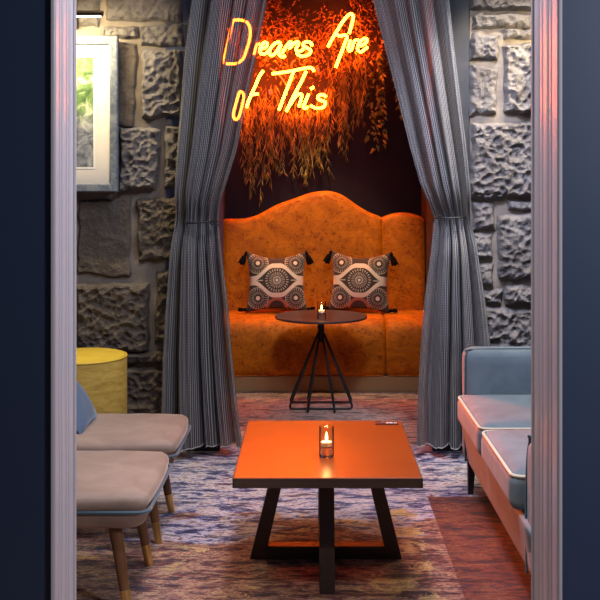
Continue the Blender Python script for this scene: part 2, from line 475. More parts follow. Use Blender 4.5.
def stone_wall(name, x0, x1, stones, seed, fine_x, pieces):
    random.seed(seed)
    mb = MB()
    step = .03
    nx = int((x1 - x0) / step) + 1; nz = int(ZC / step) + 1
    mb.grid(lambda i, j: (x0 + (x1 - x0) * i / (nx - 1), YS + .004 - .008 * noise.noise(Vector((i * .3, j * .3, seed))), ZC * j / (nz - 1)), nx, nz, 2)
    for (a, b, c, d, rough, mi) in stones:
        w, h = b - a, d - c
        if w < .02 or h < .02: continue
        fine = fine_x[0] < (a + b) / 2 < fine_x[1]
        sp = .0075 if fine else .028
        nu = max(6, int(w / sp)); nv = max(6, int(h / sp))
        off = Vector((random.uniform(0, 50), random.uniform(0, 50), random.uniform(0, 50)))
        relief = random.uniform(.03, .05) if rough else .016
        ca = [random.uniform(-.5, .5) for _ in range(8)]
        def P(i, j):
            u = i / nu; v = j / nv
            # irregular quadrilateral outline
            wob = min(.014, .09 * min(w, h))
            x = a + w * u + wob * ((ca[0] * (1 - v) + ca[1] * v) * (1 - u) + (ca[2] * (1 - v) + ca[3] * v) * u) * 1.6
            z = c + h * v + wob * ((ca[4] * (1 - u) + ca[5] * u) * (1 - v) + (ca[6] * (1 - u) + ca[7] * u) * v) * 1.6
            q = Vector((x, z, 0))
            x += .008 * noise.noise(q * 16 + off) * 1.5; z += .008 * noise.noise(q * 16 - off) * 1.5
            # distance to block edge in metres
            e = min(u * w, (1 - u) * w, v * h, (1 - v) * h)
            k = min(1, e / (.024 if rough else .018)); k = math.sin(k * PI / 2)
            if rough:
                f = .35 + .30 * fbm(q + off, 6, 10.5)
                cell = noise.voronoi(q * 30 + off)[0][0]
                y = relief * (.30 + .62 * max(-.2, f) + .8 * (cell - .3))
            else:
                y = relief * (.6 + .35 * fbm(q + off, 4, 7))
            y = k * max(.004, y) - (1 - k) * .012
            return (x, YS - y, z)
        mb.grid(P, nu + 1, nv + 1, mi)
    for (a, b, c, d) in pieces: mb.box(a, b, YS + .01, YS + .10, c, d, 2)
    return struct(mb.build(name, [MAT['stone'], MAT['shaded_stone'], MAT['mortar']], smooth=False))


def pxs(lst):
    out = []
    for (x0, x1, y0, y1, r, mi) in lst:
        a = at(x0, y1, YS); b = at(x1, y0, YS); out.append((a.x, b.x, a.z, b.z, r, mi))
    return out


def courses(x0, x1, z0, z1):
    out = []; z = z0
    while z < z1 - .05:
        h = random.uniform(.14, .36); h = min(h, z1 - z)
        if z1 - (z + h) < .10: h = z1 - z
        x = x0
        while x < x1 - .02:
            w = random.uniform(.2, .5); w = min(w, x1 - x)
            if x1 - (x + w) < .10: w = x1 - x
            out.append((x + .008, x + w - .008, z + .008, z + h - .008, random.random() < .8, 0)); x += w
        z += h
    return out


left_px = [(77, 101, -14, 27, 1, 0), (105, 183, -14, 22, 1, 0), (99, 139, 27, 40, 1, 0), (138, 184, 24, 48, 1, 0), (139, 184, 50, 120, 1, 0),
           (77, 137, 42, 126, 0, 1), (120, 161, 128, 193, 1, 0), (165, 184, 125, 187, 1, 0), (77, 120, 128, 193, 0, 1),  # block beside the frame carries its cast shadow as colour
           (136, 184, 196, 261, 1, 1), (77, 132, 197, 276, 0, 1), (77, 151, 283, 352, 1, 1), (155, 184, 268, 342, 1, 1),
           (77, 118, 356, 400, 1, 1), (122, 184, 350, 364, 1, 1), (122, 184, 368, 446, 1, 1)]  # lower blocks use the stone with shade painted in
right_px = [(470, 538, -20, 11, 1, 0), (472, 538, 14, 29, 1, 0), (470, 499, 32, 62, 1, 0), (503, 538, 28, 40, 1, 0), (502, 538, 43, 114, 1, 0),
            (470, 498, 66, 116, 1, 0), (470, 538, 121, 197, 1, 0), (470, 506, 190, 200, 1, 0), (508, 538, 200, 211, 1, 0),
            (470, 494, 201, 231, 1, 0), (470, 494, 233, 260, 1, 0), (470, 493, 262, 286, 1, 0), (497, 538, 213, 281, 1, 0),
            (505, 538, 285, 304, 1, 0), (470, 502, 289, 305, 1, 0), (470, 538, 307, 352, 1, 0), (470, 538, 356, 446, 1, 0)]
random.seed(5)
zt = at(0, -16, YS).z
lst = pxs(left_px) + courses(RX0, at(77, 0, YS).x - .01, 0, ZC) + courses(at(77, 0, YS).x, -.672, zt, ZC)
stone_wall('wall_stone_left', RX0, -.668, lst, 3, (-1.25, -.6), [(RX0, -.757, 0, ZC)])
zt = at(0, -22, YS).z
lst = pxs(right_px) + courses(at(540, 0, YS).x, RX1, 0, ZC) + courses(.828, at(540, 0, YS).x - .01, zt, ZC)
stone_wall('wall_stone_right', .826, RX1, lst, 8, (.8, 1.2), [(.937, RX1, 0, ZC)])


# ------------------------------------------------------------------ banquette
def interp(tab, x):
    if x <= tab[0][0]: return tab[0][1]
    for (a, fa), (b, fb) in zip(tab, tab[1:]):
        if x <= b:
            t = (x - a) / (b - a); t = t * t * (3 - 2 * t) if False else t
            return fa + (fb - fa) * t
    return tab[-1][1]


BY = 7.10
topline = [((px - CX) * BY / F, H - (py - CY) * BY / F) for px, py in
           [(215, 219), (223, 219), (238, 219), (248, 218), (256, 215.5), (264, 211.5), (272, 207), (280, 203.5), (290, 200), (300, 196.5), (308, 193.5),
            (318, 191.5), (328, 191), (338, 193), (346, 197), (353, 202), (361, 207.5), (370, 212.5), (378, 215.5), (384, 216.5), (390, 214.5), (398, 213), (408, 213), (420, 216), (432, 222)]]
tl = catmull([(a, 0, b) for a, b in topline], 4)
topline = [(p.x, p.z) for p in tl]
ban = thing('banquette', 'tall orange crushed velvet banquette with a scalloped back, filling the alcove', 'sofa', (.09, 6.9, 0))
bo = ban.location
XM = .505


def back_section(x0, x1, name):
    n = max(8, int((x1 - x0) / .02)); prof = []
    mb = MB()
    r = .035
    def P(i, j):
        t = i / n; x = x0 + (x1 - x0) * t
        zt = interp(topline, x)
        e = min(x - x0, x1 - x); k = math.sin(min(1, e / .025) * PI / 2)   # rounding toward the seam
        pad = .018 * (1 - k)
        if j <= 10:
            v = j / 10; z = .46 + (zt - r - .46) * v
            y = BY - .02 + .05 * (z - .46) - .018 * math.sin(PI * min(1, v * 1.02)) + pad
        elif j <= 18:
            a = (j - 10) / 8 * PI
            y = BY - .02 + .05 * (zt - .46) + r * 1.6 - r * 1.6 * math.cos(a) + pad * math.cos(a); z = zt - r + (r - pad * .5) * math.sin(a)
        else:
            y = 7.30; z = (zt - r) if j == 19 else .2
        return (x, y, z)
    mb.grid(P, n + 1, 21)
    # sides
    for i in (0, n):
        ring = [P(i, j) for j in range(21)]; mb.add(ring, [tuple(range(21))])
    return mb.build(name, MAT['orange_velvet'], ban, bo, angle=50)


back_section(AX0 + .006, XM - .001, 'backrest')
back_section(XM + .001, AX1 - .006, 'backrest')


def seat_section(x0, x1):
    prof = [(7.10, .478), (6.95, .484), (6.80, .488), (6.70, .490), (6.64, .484), (6.595, .466), (6.565, .435), (6.55, .39), (6.545, .33),
            (6.55, .26), (6.56, .19), (6.575, .14), (6.60, .112), (6.64, .105), (7.10, .105)]
    pp = [(p.x, p.y) for p in catmull([(a, b, 0) for a, b in prof], 3)]
    n = max(4, int((x1 - x0) / .05)); ts = [0, .004, .010, .02] + [(.02 + (x1 - x0 - .04) * i / n) for i in range(1, n)] + [x1 - x0 - .02, x1 - x0 - .01, x1 - x0 - .004, x1 - x0]
    mb = MB()
    def P(i, j):
        e = min(ts[i], x1 - x0 - ts[i]); k = math.sin(min(1, e / .02) * PI / 2); s = .014 * (1 - k)
        y, z = pp[j]; w = .004 * noise.noise(Vector((ts[i] * 6 + x0 * 3, y * 5, z * 7)))
        cy, cz = 6.9, .30
        return (x0 + ts[i], y + (s if y < 6.9 else 0) + w, z - (s if z > .3 else -s) * (1 if y < 7.0 else .3) + w)
    mb.grid(P, len(ts), len(pp))
    for i in (0, len(ts) - 1): mb.add([P(i, j) for j in range(len(pp))], [tuple(range(len(pp)))])
    return mb.build('seat', MAT['orange_velvet'], ban, bo, angle=50)


seat_section(AX0 + .006, XM - .015)
seat_section(XM - .013, AX1 - .006)
MB().box(AX0 + .004, AX1 - .004, 6.605, 7.3, 0, .105).build('plinth', MAT['plinth'], ban, bo, smooth=False, bevel=.003)


# ------------------------------------------------------------------ pillows with tassels
def tassel_mb(p, d, L=.085, r=.02):
    """hank of threads hanging from p in direction d"""
    d = Vector(d).normalized(); p = Vector(p); mb = MB(); u = d.orthogonal().normalized(); w = d.cross(u)
    prof = [(.006, 0), (.011, .008), (.013, .016), (.008, .024), (.016, .04), (r, L * .75), (r * 1.1, L)]
    n = 14; vs = []
    for q, (rr, t) in enumerate(prof):
        for k in range(n):
            a = 2 * PI * k / n; f = 1 + (.18 * (-1) ** k if q > 3 else 0)
            vs.append(p + d * (t + (.006 * (k % 3) if q == 6 else 0)) + (u * math.cos(a) + w * math.sin(a)) * rr * f)
    fs = [(i * n + k, i * n + (k + 1) % n, (i + 1) * n + (k + 1) % n, (i + 1) * n + k) for i in range(len(prof) - 1) for k in range(n)]
    fs += [tuple(range(n)), tuple((len(prof) - 1) * n + k for k in range(n))]
    return mb.add(vs, fs)


def pillow_mb(hs, T, pinch=.13, sag=.05, N=30):
    mb = MB()
    for sg in (-1, 1):
        def P(i, j):
            u = -1 + 2 * i / N; v = -1 + 2 * j / N
            u = math.copysign(abs(u) ** .8, u); v = math.copysign(abs(v) ** .8, v)
            x = hs * u * (1 - pinch * (1 - v * v)) ; z = hs * v * (1 - pinch * (1 - u * u))
            if v > 0: z -= sag * hs * (1 - u * u) * v * 1.6
            t = T * (max(0, (1 - u ** 2)) * max(0, (1 - v ** 2))) ** .42
            t *= 1 + .10 * noise.noise(Vector((x * 9, z * 9, hs * 20)))
            return (x, sg * t, z) if sg < 0 else (x, t * .8, z)
        if sg < 0: mb.grid(P, N + 1, N + 1, 0)
        else: mb.grid(lambda i, j: P(N - i, j), N + 1, N + 1, 1)
    return mb


def deco_pillow(px, py, rz, ry, label):
    c = at(px, py, 6.915); c.z = .70
    o = thing('throw_pillow', label, 'cushion', c, 'patterned tasselled pillows', rot=(math.radians(-11), math.radians(ry), math.radians(rz)))
    pillow_mb(.215, .085, .14, .075).build('cover', [MAT['pillow_cloth'], MAT['pillow_back']], o, angle=80)
    h = .205
    for k, (x, z, d) in enumerate([(-h, h, (-.45, 0, -1)), (h, h, (.4, 0, -1)), (-h, -h + .01, (-1, -.1, .05)), (h, -h + .01, (1, -.1, .05))]):
        tassel_mb((x, -.004, z), d, .085 if k < 2 else .05, .020 if k < 2 else .012).build('tassel', MAT['tassel'], o)
    return o


deco_pillow(276.5, 281, 4, 0, 'left patterned cushion with black tassels leaning on orange banquette')
deco_pillow(360, 282, -7, 1.5, 'right patterned cushion with black tassels, nearer the seat seam')


# ------------------------------------------------------------------ candles
def votive(p, label):
    o = thing('candle_holder', label, 'candle', p, 'glass candle holders on the two tables')
    R = .026; Hh = .105
    MB().lathe([(R * .96, 0), (R, .004), (R, Hh), (R - .0025, Hh), (R - .0025, .036), (.0, .036)], p, 36).build('glass', MAT['glass'], o, p, angle=50)
    MB().lathe([(0, .001), (R * .84, .001), (R * .88, .006), (R * .80, .016), (R * .88, .026), (R * .80, .034), (0, .034)], p, 28).build('base', MAT['glass_base'], o, p, angle=60)
    c = MB().lathe([(0, .037), (.0195, .037), (.0195, .052), (.0175, .052), (.0175, .049), (0, .049)], p, 28).build('tealight', MAT['wax'], o, p, angle=50)
    MB().tube([(p[0], p[1], p[2] + .048), (p[0] + .001, p[1], p[2] + .056)], .0009, 6).build('wick', MAT['wick'], c, p)
    MB().lathe([(0, .054), (.0035, .058), (.0052, .064), (.0042, .072), (.002, .081), (0, .088)], p, 16).build('flame', MAT['flame'], c, p, angle=0)
    l = bpy.data.lights.new('candle_light', 'POINT'); l.energy = .35; l.color = (1, .5, .16); l.shadow_soft_size = .006
    lo = bpy.data.objects.new('candle_light', l); COL.objects.link(lo); lo.location = Vector(p) + Vector((0, 0, .095))
    return o


# ------------------------------------------------------------------ coffee table
TC = .055
TY0, TY1 = 3.29, 4.075
FY = 3.715
ct = thing('coffee_table', 'square low coffee table with orange glowing top and dark trapezoid frame base', 'table', (TC, FY, 0)); co = ct.location
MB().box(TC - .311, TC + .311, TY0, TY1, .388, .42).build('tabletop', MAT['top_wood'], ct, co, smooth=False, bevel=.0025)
# dark edging band
e = MB(); t = .0022
e.box(TC - .311 - t, TC + .311 + t, TY0 - t, TY0 + .001, .387, .4175); e.box(TC - .311 - t, TC + .311 + t, TY1 - .001, TY1 + t, .387, .4175)
e.box(TC - .311 - t, TC - .311 + .001, TY0 - t, TY1 + t, .387, .4175); e.box(TC + .311 - .001, TC + .311 + t, TY0 - t, TY1 + t, .387, .4175)
e.build('edge_band', MAT['edge_wood'], ct, co, smooth=False)


def trapezoid(along_x):
    a, b, w, hb, th, zt = .335 if not along_x else .281, .19, .046, .048, .052, .388
    b = .183 if along_x else .225
    out = [(-a, 0), (a, 0), (b, zt), (-b, zt)]
    # legs (two slanted), foot beam, head beam
    mbs = []
    def bar(q, nm):
        mb = MB()
        if along_x: vs = [(TC + x, FY + s * th / 2, z) for s in (-1, 1) for x, z in q]
        else: vs = [(TC + s * th / 2, FY + x, z) for s in (-1, 1) for x, z in q]
        mb.add(vs, [(0, 1, 2, 3), (7, 6, 5, 4), (0, 4, 5, 1), (1, 5, 6, 2), (2, 6, 7, 3), (3, 7, 4, 0)])
        return mb.build(nm, MAT['base_wood'], ct, co, smooth=False, bevel=.002)
    wl = .047
    bar([(-a, 0), (-a + wl + .008, 0), (-b + wl, zt), (-b, zt)], 'leg')
    bar([(a - wl - .008, 0), (a, 0), (b, zt), (b - wl, zt)], 'leg')
    s = (a - b) / zt
    e0 = .004 if along_x else .003
    bar([(-a + wl + .006, e0 * 0), (a - wl - .006, 0), (a - wl - .006 - s * hb * .9, hb), (-a + wl + .006 + s * hb * .9, hb)], 'foot_rail')
    bar([(-b + wl - .002, zt - .03), (b - wl + .002, zt - .03), (b - wl, zt), (-b + wl, zt)], 'top_rail')


trapezoid(True); trapezoid(False)
votive(at(326.5, 0, 3.545).xy.to_3d() + Vector((0, 0, .4205)), 'lit glass candle holder centred on the orange coffee table')
cd = thing('menu_card', 'small dark card with white marks at far right corner of coffee table', 'card', (.3025, 4.03, .4205))
p = cd.location
MB().box(.258, .350, 4.005, 4.050, .4205, .4235).build('card', MAT['card'], cd, p, smooth=False)
MB().box(.283, .346, 4.010, 4.036, .4235, .4240).build('printed_marks', MAT['card_marks'], cd, p, smooth=False)

# ------------------------------------------------------------------ bistro table
B = Vector((.0615, 6.17, 0))
bt = thing('bistro_table', 'round dark pedestal table on splayed black wire legs before the banquette', 'table', B)
R = .285
MB().lathe([(0, .550), (R - .004, .550), (R, .553), (R, .560), (R - .003, .563), (0, .563)], B, 72).build('tabletop', MAT['bistro_top'], bt, B, angle=40)
MB().lathe([(.075, .546), (.075, .550), (0, .550)], B, 24).build('mounting_plate', MAT['steel'], bt, B)
MB().lathe([(.016, .40), (.021, .405), (.021, .546), (0, .546)], B, 24).build('hub', MAT['steel'], bt, B)
rf = .213
for (k1, k2) in ((4, 7), (6, 1), (5, 2), (0, 3)):
    a1, a2 = [math.radians(22.5 + 45 * k) for k in (k1, k2)]
    f1 = B + Vector((rf * math.cos(a1), rf * math.sin(a1), .007)); f2 = B + Vector((rf * math.cos(a2), rf * math.sin(a2), .007))
    lift = {4: 0, 6: .004, 5: .008, 0: .012}[k1] * .4
    h1 = B + Vector((.02 * math.cos(a1), .02 * math.sin(a1), .45)); h2 = B + Vector((.02 * math.cos(a2), .02 * math.sin(a2), .45))
    def corner(a, b, c, r=.03):
        d1 = (a - b).normalized(); d2 = (c - b).normalized(); A = b + d1 * r; C = b + d2 * r
        return [A * (1 - t) ** 2 + b * 2 * t * (1 - t) + C * t * t for t in [i / 6 for i in range(7)]]
    path = [h1] + corner(h1, f1, f2) + corner(f1, f2, h2) + [h2]
    path = [p + Vector((0, 0, lift)) for p in path]
    MB().tube(path, .0065, 8).build('wire_leg', MAT['steel'], bt, B)
votive(Vector(((321.6 - CX) * 6.03 / F, 6.03, .5635)), 'lit glass candle holder on the round black bistro table')


# ------------------------------------------------------------------ curtains
def curtain(nm, left, right, ph, nf, label, outer_left):
    """left/right: (py, px) edge tables read at depth 5.08"""
    Yc = 5.075; nu, nv = 220, 90
    zt, zb = 2.72, .052
    tie_z = H - (220 - CY) * Yc / F
    uv = []
    def P(i, j):
        u = i / nu; v = j / nv; z = zt + (zb - zt) * v
        py = CY + (H - z) / Yc * F
        xl = (interp(left, py) - CX) * Yc / F; xr = (interp(right, py) - CX) * Yc / F
        g = math.exp(-((z - tie_z) / .10) ** 2)              # gathered at the tie
        up = 1 if z > tie_z else 0
        d = 2 * PI * (nf * u + .22 * math.sin(2 * PI * 1.3 * u + ph)) + ph + .5 * math.sin(z * 1.1 + ph) * (1 - g)
        A = (.096 - .045 * g) * (.75 + .25 * math.sin(5 * u + ph * 2))
        s = math.sin(d)
        y = Yc + .055 - 1.9 * A * abs(math.sin(d / 2)) ** .75 + .15 * A * math.sin(2 * d + 1) + .0075 * (1 + 1.2 * g) * math.sin(2 * PI * 17 * u + 2 * math.sin(z * 2)) + .010 * noise.noise(Vector((u * 7, z * 1.6, ph)))
        y += .02 * g
        x = xl + (xr - xl) * u + .016 * math.cos(d) * (1 - g * .6) * math.sin(PI * u)
        # slight drape wrinkles below the tie
        y += .006 * noise.noise(Vector((u * 5, z * 9, ph + 4))) * (1 - up)
        zz = z +  (.004 * math.sin(d * .5 + 1) * (v ** 30))
        uv.append((u, z / 2.7))
        return (x, min(y, YS - .045) , zz)
    mb = MB(); mb.grid(P, nu + 1, nv + 1)
    bx = sum(p.x for p in mb.v) / len(mb.v); org = Vector((bx, Yc, zb))
    o = thing(nm, label, 'curtain', org, 'alcove curtains')
    c = mb.build('cloth', MAT['curtain'], o, org, angle=0, uv=uv)
    hem = [mb.v[i * (nv + 1) + nv] + Vector((0, -.003, .004)) for i in range(0, nu + 1, 2)]
    MB().tube(hem, .0022, 6).build('hem', MAT['hem'], o, org)
    return o, mb, nu, nv


Lcur = dict(left=[(-80, 203), (0, 194), (60, 187), (150, 180), (222, 175), (260, 172), (300, 169), (350, 166), (450, 163)],
            right=[(-80, 290), (0, 268.5), (60, 257), (110, 246), (150, 238), (185, 227), (205, 220), (222, 218), (240, 221), (270, 225), (300, 229), (350, 233), (400, 238), (450, 244)])
Rcur = dict(left=[(-80, 350), (0, 372), (40, 382), (75, 391), (110, 400), (150, 410), (185, 420), (205, 429), (218, 435), (235, 433), (270, 428), (300, 424), (350, 420), (400, 417), (450, 416)],
            right=[(-80, 440), (0, 447), (50, 452), (110, 459), (150, 464), (218, 471), (260, 477), (300, 483), (345, 488), (400, 490), (450, 491)])
curtain('curtain', Lcur['left'], Lcur['right'], .6, 4.2, 'left pinstriped grey curtain tied back beside the framed picture', True)
curtain('curtain', Rcur['left'], Rcur['right'], 2.1, 4.4, 'right pinstriped grey curtain tied back beside the blue loveseat', False)


def tieback(x0, x1, py, label, dy0, dy1):
    Yc = 5.06; a = at(x0, py, Yc); b = at(x1, py, Yc); c = (a + b) / 2; rx = (b.x - a.x) / 2
    o = thing('curtain_tieback', label, 'tieback', c, 'curtain tiebacks')
    pts = [(c.x + rx * math.cos(t), Yc + .02 + .078 * math.sin(t), c.z + dy0 * math.cos(t)) for t in [2 * PI * i / 36 for i in range(36)]]
    MB().tube(pts, .0042, 8, closed=True).build('cord', MAT['cord'], o, c)
    MB().tube([(c.x + dy1 + .010 * math.cos(t), Yc - .062, c.z + .010 * math.sin(t)) for t in [2 * PI * i / 16 for i in range(16)]], .003, 6, closed=True).build('ring', MAT['lamp_metal'], o, c)


tieback(187, 220, 222, 'thin black cord cinching the left curtain', .006, .05)
tieback(434, 466, 217.5, 'thin black cord cinching the right curtain', .002, -.06)
rod = MB().tube([(-.9, 5.06, 2.74), (1.05, 5.06, 2.74)], .014, 12).build('curtain_rod', MAT['lamp_metal'], org=(.07, 5.06, 2.74))
tag(rod, 'dark metal rod above the alcove carrying both pinstriped curtains', 'curtain rod')


# ------------------------------------------------------------------ neon sign
NY = 7.20
sg = thing('neon_sign', 'glowing orange neon sign in handwritten letters on the foliage wall', 'neon sign', at(300, 70, NY)); so = sg.location
def R1(p): return (215 + p[0] / 10, p[1] / 10)
def R2(p): return (255 + p[0] / 8.571, 20 + p[1] / 8.571)
def R3(p): return (320 + p[0] / 8.571, 5 + p[1] / 8.571)
def R4(p): return (215 + p[0] / 9.23, 60 + p[1] / 9.23)
def R5(p): return (262 + p[0] / 8.571, 60 + p[1] / 8.571)
I = lambda p: p
letters = [
    ('letter_d', I, [[(233.5, 19), (231, 28), (228.5, 40), (225.5, 54), (224, 62.5), (231, 63.8), (238, 62.8), (243.5, 58), (246.5, 50), (249, 42), (250.3, 34), (249.6, 27), (246.5, 22), (240, 20), (234.5, 20)]]),
    ('letter_r', I, [[(254, 54.5), (255.5, 48.5), (257, 44.5), (259.5, 44)]]),
    ('letter_e', I, [[(262, 48.8), (265.8, 47), (267.3, 44.2), (265, 42.2), (261.8, 45), (260, 50), (261.5, 54), (265.5, 53.5), (269.5, 50)]]),
    ('letter_a', R2, [[(222, 205), (200, 190), (165, 205), (130, 250), (125, 288), (150, 303), (185, 270), (222, 208), (206, 265), (207, 295), (230, 315), (262, 308)]]),
    ('letter_m', R2, [[(230, 288), (262, 235), (298, 190), (312, 197), (292, 246), (330, 205), (363, 185), (372, 202), (352, 250), (368, 270), (398, 262), (418, 245)]]),
    ('letter_s', R2, [[(489, 222), (478, 196), (445, 186), (416, 200), (417, 224), (446, 240), (474, 256), (472, 284), (436, 307), (390, 308), (355, 286)]]),
    ('letter_a', R3, [[(68, 358), (105, 290), (150, 215), (200, 135), (245, 86), (268, 78), (285, 97), (276, 150), (250, 245)],
                      [(130, 240), (165, 265), (210, 258), (232, 272), (215, 320), (190, 390), (155, 480), (135, 535)]]),
    ('letter_r', R3, [[(262, 300), (244, 360), (248, 392), (270, 382), (284, 335), (302, 303), (338, 305)]]),
    ('letter_e', R3, [[(345, 352), (385, 330), (404, 300), (380, 288), (345, 315), (322, 360), (330, 392), (358, 400), (408, 358)]]),
    ('letter_o', R4, [[(228, 290), (200, 380), (172, 490), (182, 545), (216, 532), (245, 440), (266, 335), (250, 297), (228, 290)]]),
    ('letter_f', R4, [[(447, 98), (410, 150), (378, 225), (340, 310), (310, 380), (290, 440)], [(325, 325), (360, 315), (400, 313)]]),
    ('letter_t', R5, [[(85, 118), (150, 110), (250, 95), (340, 75), (410, 65), (435, 75), (445, 98)], [(270, 100), (235, 195), (190, 310), (145, 430)]]),
    ('letter_h', R5, [[(380, 95), (330, 200), (265, 320), (208, 442)], [(214, 428), (250, 370), (298, 302), (330, 290), (340, 315), (315, 402)]]),
    ('letter_i', R5, [[(400, 290), (368, 365), (354, 402), (372, 415), (396, 400)], [(415, 248), (445, 232)]]),
    ('letter_s', R5, [[(550, 318), (525, 298), (488, 304), (480, 332), (512, 348), (542, 362), (532, 398), (500, 412), (455, 410), (415, 388)]]),
]
for (nm, R_, strokes) in letters:
    mb = MB(); mc = []
    for st in strokes:
        pts = [at(*R_(p), NY) for p in st]
        mb.tube(catmull(pts, 5), .0098, 8)
        mid = pts[len(pts) // 2]; mc.append(MB().tube([mid, mid + Vector((0, .19, 0))], .004, 6))
    l = mb.build(nm, MAT['neon'], sg, so)
    for q in mc: q.build('standoff', MAT['clip'], l, so)
for (px, py) in ((270, 92), (318, 70)):
    p = at(px, py, NY - .01); MB().rbox(p, (.009, .012, .018), .004, 4).build('clip', MAT['clip'], sg, so)
MB().tube(catmull([at(270, 68, NY + .01), at(278, 74, NY + .01), at(286, 85, NY + .015), at(287, 95, NY + .02)], 6), .005, 6).build('cable', MAT['wire'], sg, so)


# ------------------------------------------------------------------ foliage
def leaf(mb, p, d, L, w, droop=.3):
    d = d.normalized(); s = d.cross(Vector((random.uniform(-1, 1), random.uniform(-1, 1), random.uniform(-1, 1)))).normalized()
    q1 = p + d * L * .45; q2 = p + d * L + Vector((0, 0, -droop * L))
    n = s.cross(d) * w * .25
    mb.add([p, q1 + s * w / 2 + n, q2, q1 - s * w / 2 + n, q1 - n], [(0, 1, 4), (1, 2, 4), (2, 3, 4), (3, 0, 4)])


def rv(): return Vector((random.gauss(0, 1), random.gauss(0, 1), random.gauss(0, 1)))


random.seed(21)
mb = MB()
for k in range(5200):
    px = random.uniform(226, 402); py = random.uniform(-45, 92)
    edge = 62 + 16 * noise.noise(Vector((px * .05, 3, 1))) + (14 if 285 < px < 350 else 0) - max(0, (px - 355)) * .35
    if py > edge and random.random() < .85: continue
    if ((px - 315) / 34) ** 2 + ((py - 4) / 15) ** 2 < 1 and random.random() < .8: continue
    if noise.noise(Vector((px * .06, py * .07, 5))) > .22 and random.random() < .75: continue
    y = random.uniform(7.235, 7.37)
    leaf(mb, at(px, py, y), rv() + Vector((0, -.5, -.1)), random.uniform(.022, .05), random.uniform(.008, .018))
o = mb.build('foliage_mat', MAT['moss'], org=at(314, 20, 7.38), smooth=False)
tag(o, 'dense dried leafy growth covering the wall behind the neon letters', 'plants', kind='stuff')


def hanging(px, py0, py1, width, n, label, kind='grass', mat='grass_leaf'):
    org = at(px, py0, 7.33)
    o = thing('trailing_plant', label, 'plant', org, 'plants trailing down the alcove wall')
    ms, ml = MB(), MB()
    for k in range(n):
        x = random.gauss(px, width / 2.4); top = py0 + random.uniform(-8, 14); bot = py1 - abs(random.gauss(0, .42)) * (py1 - py0)
        if bot - top < 12: bot = top + 12
        y = random.uniform(7.25, 7.36); sway = random.uniform(-6, 6)
        steps = max(4, int((bot - top) / 7)); pts = []
        for i in range(steps + 1):
            t = i / steps
            pts.append(at(x + sway * t * t + 1.6 * math.sin(t * 7 + k), top + (bot - top) * t, y - .012 * math.sin(t * 5 + k)))
        ms.tube(pts, [.0022 * (1 - .6 * i / steps) for i in range(steps + 1)], 4)
        for i in range(1, steps + 1):
            if kind == 'grass':
                for q in range(3):
                    p = pts[i - 1].lerp(pts[i], random.random())
                    leaf(ml, p, Vector((random.gauss(0, .5), random.gauss(-.15, .3), -1.1)), random.uniform(.035, .075), random.uniform(.005, .010), .2)
            else:
                for q in range(2):
                    p = pts[i - 1].lerp(pts[i], random.random())
                    leaf(ml, p, Vector((random.gauss(0, 1), random.gauss(-.5, .4), random.gauss(-.3, .5))), random.uniform(.03, .05), random.uniform(.022, .034), .4)
    ms.build('stem', MAT['stem'], o, org); ml.build('foliage', MAT[mat], o, org, smooth=False)


hanging(253, 100, 203, 16, 15, 'trailing plant furthest left, hanging lowest beside the left curtain')
hanging(271, 92, 184, 15, 12, 'trailing plant second from left, below the word Of')
hanging(289, 104, 176, 15, 11, 'trailing plant hanging under the letter T of the neon sign')
hanging(307, 104, 186, 14, 10, 'trailing plant hanging above the peak of the banquette')
hanging(323, 95, 180, 14, 11, 'trailing plant hanging under the last letter of This')
hanging(341, 62, 158, 15, 15, 'reddish trailing plant falling right of the word This')
hanging(357, 52, 128, 11, 9, 'shorter trailing plant falling below the word Are')
hanging(379, 55, 152, 8, 6, 'green ivy with broad leaves hanging near the right curtain', 'ivy', 'ivy')
hanging(398, 58, 128, 9, 4, 'sparse ivy strand half behind the right curtain', 'ivy', 'ivy')


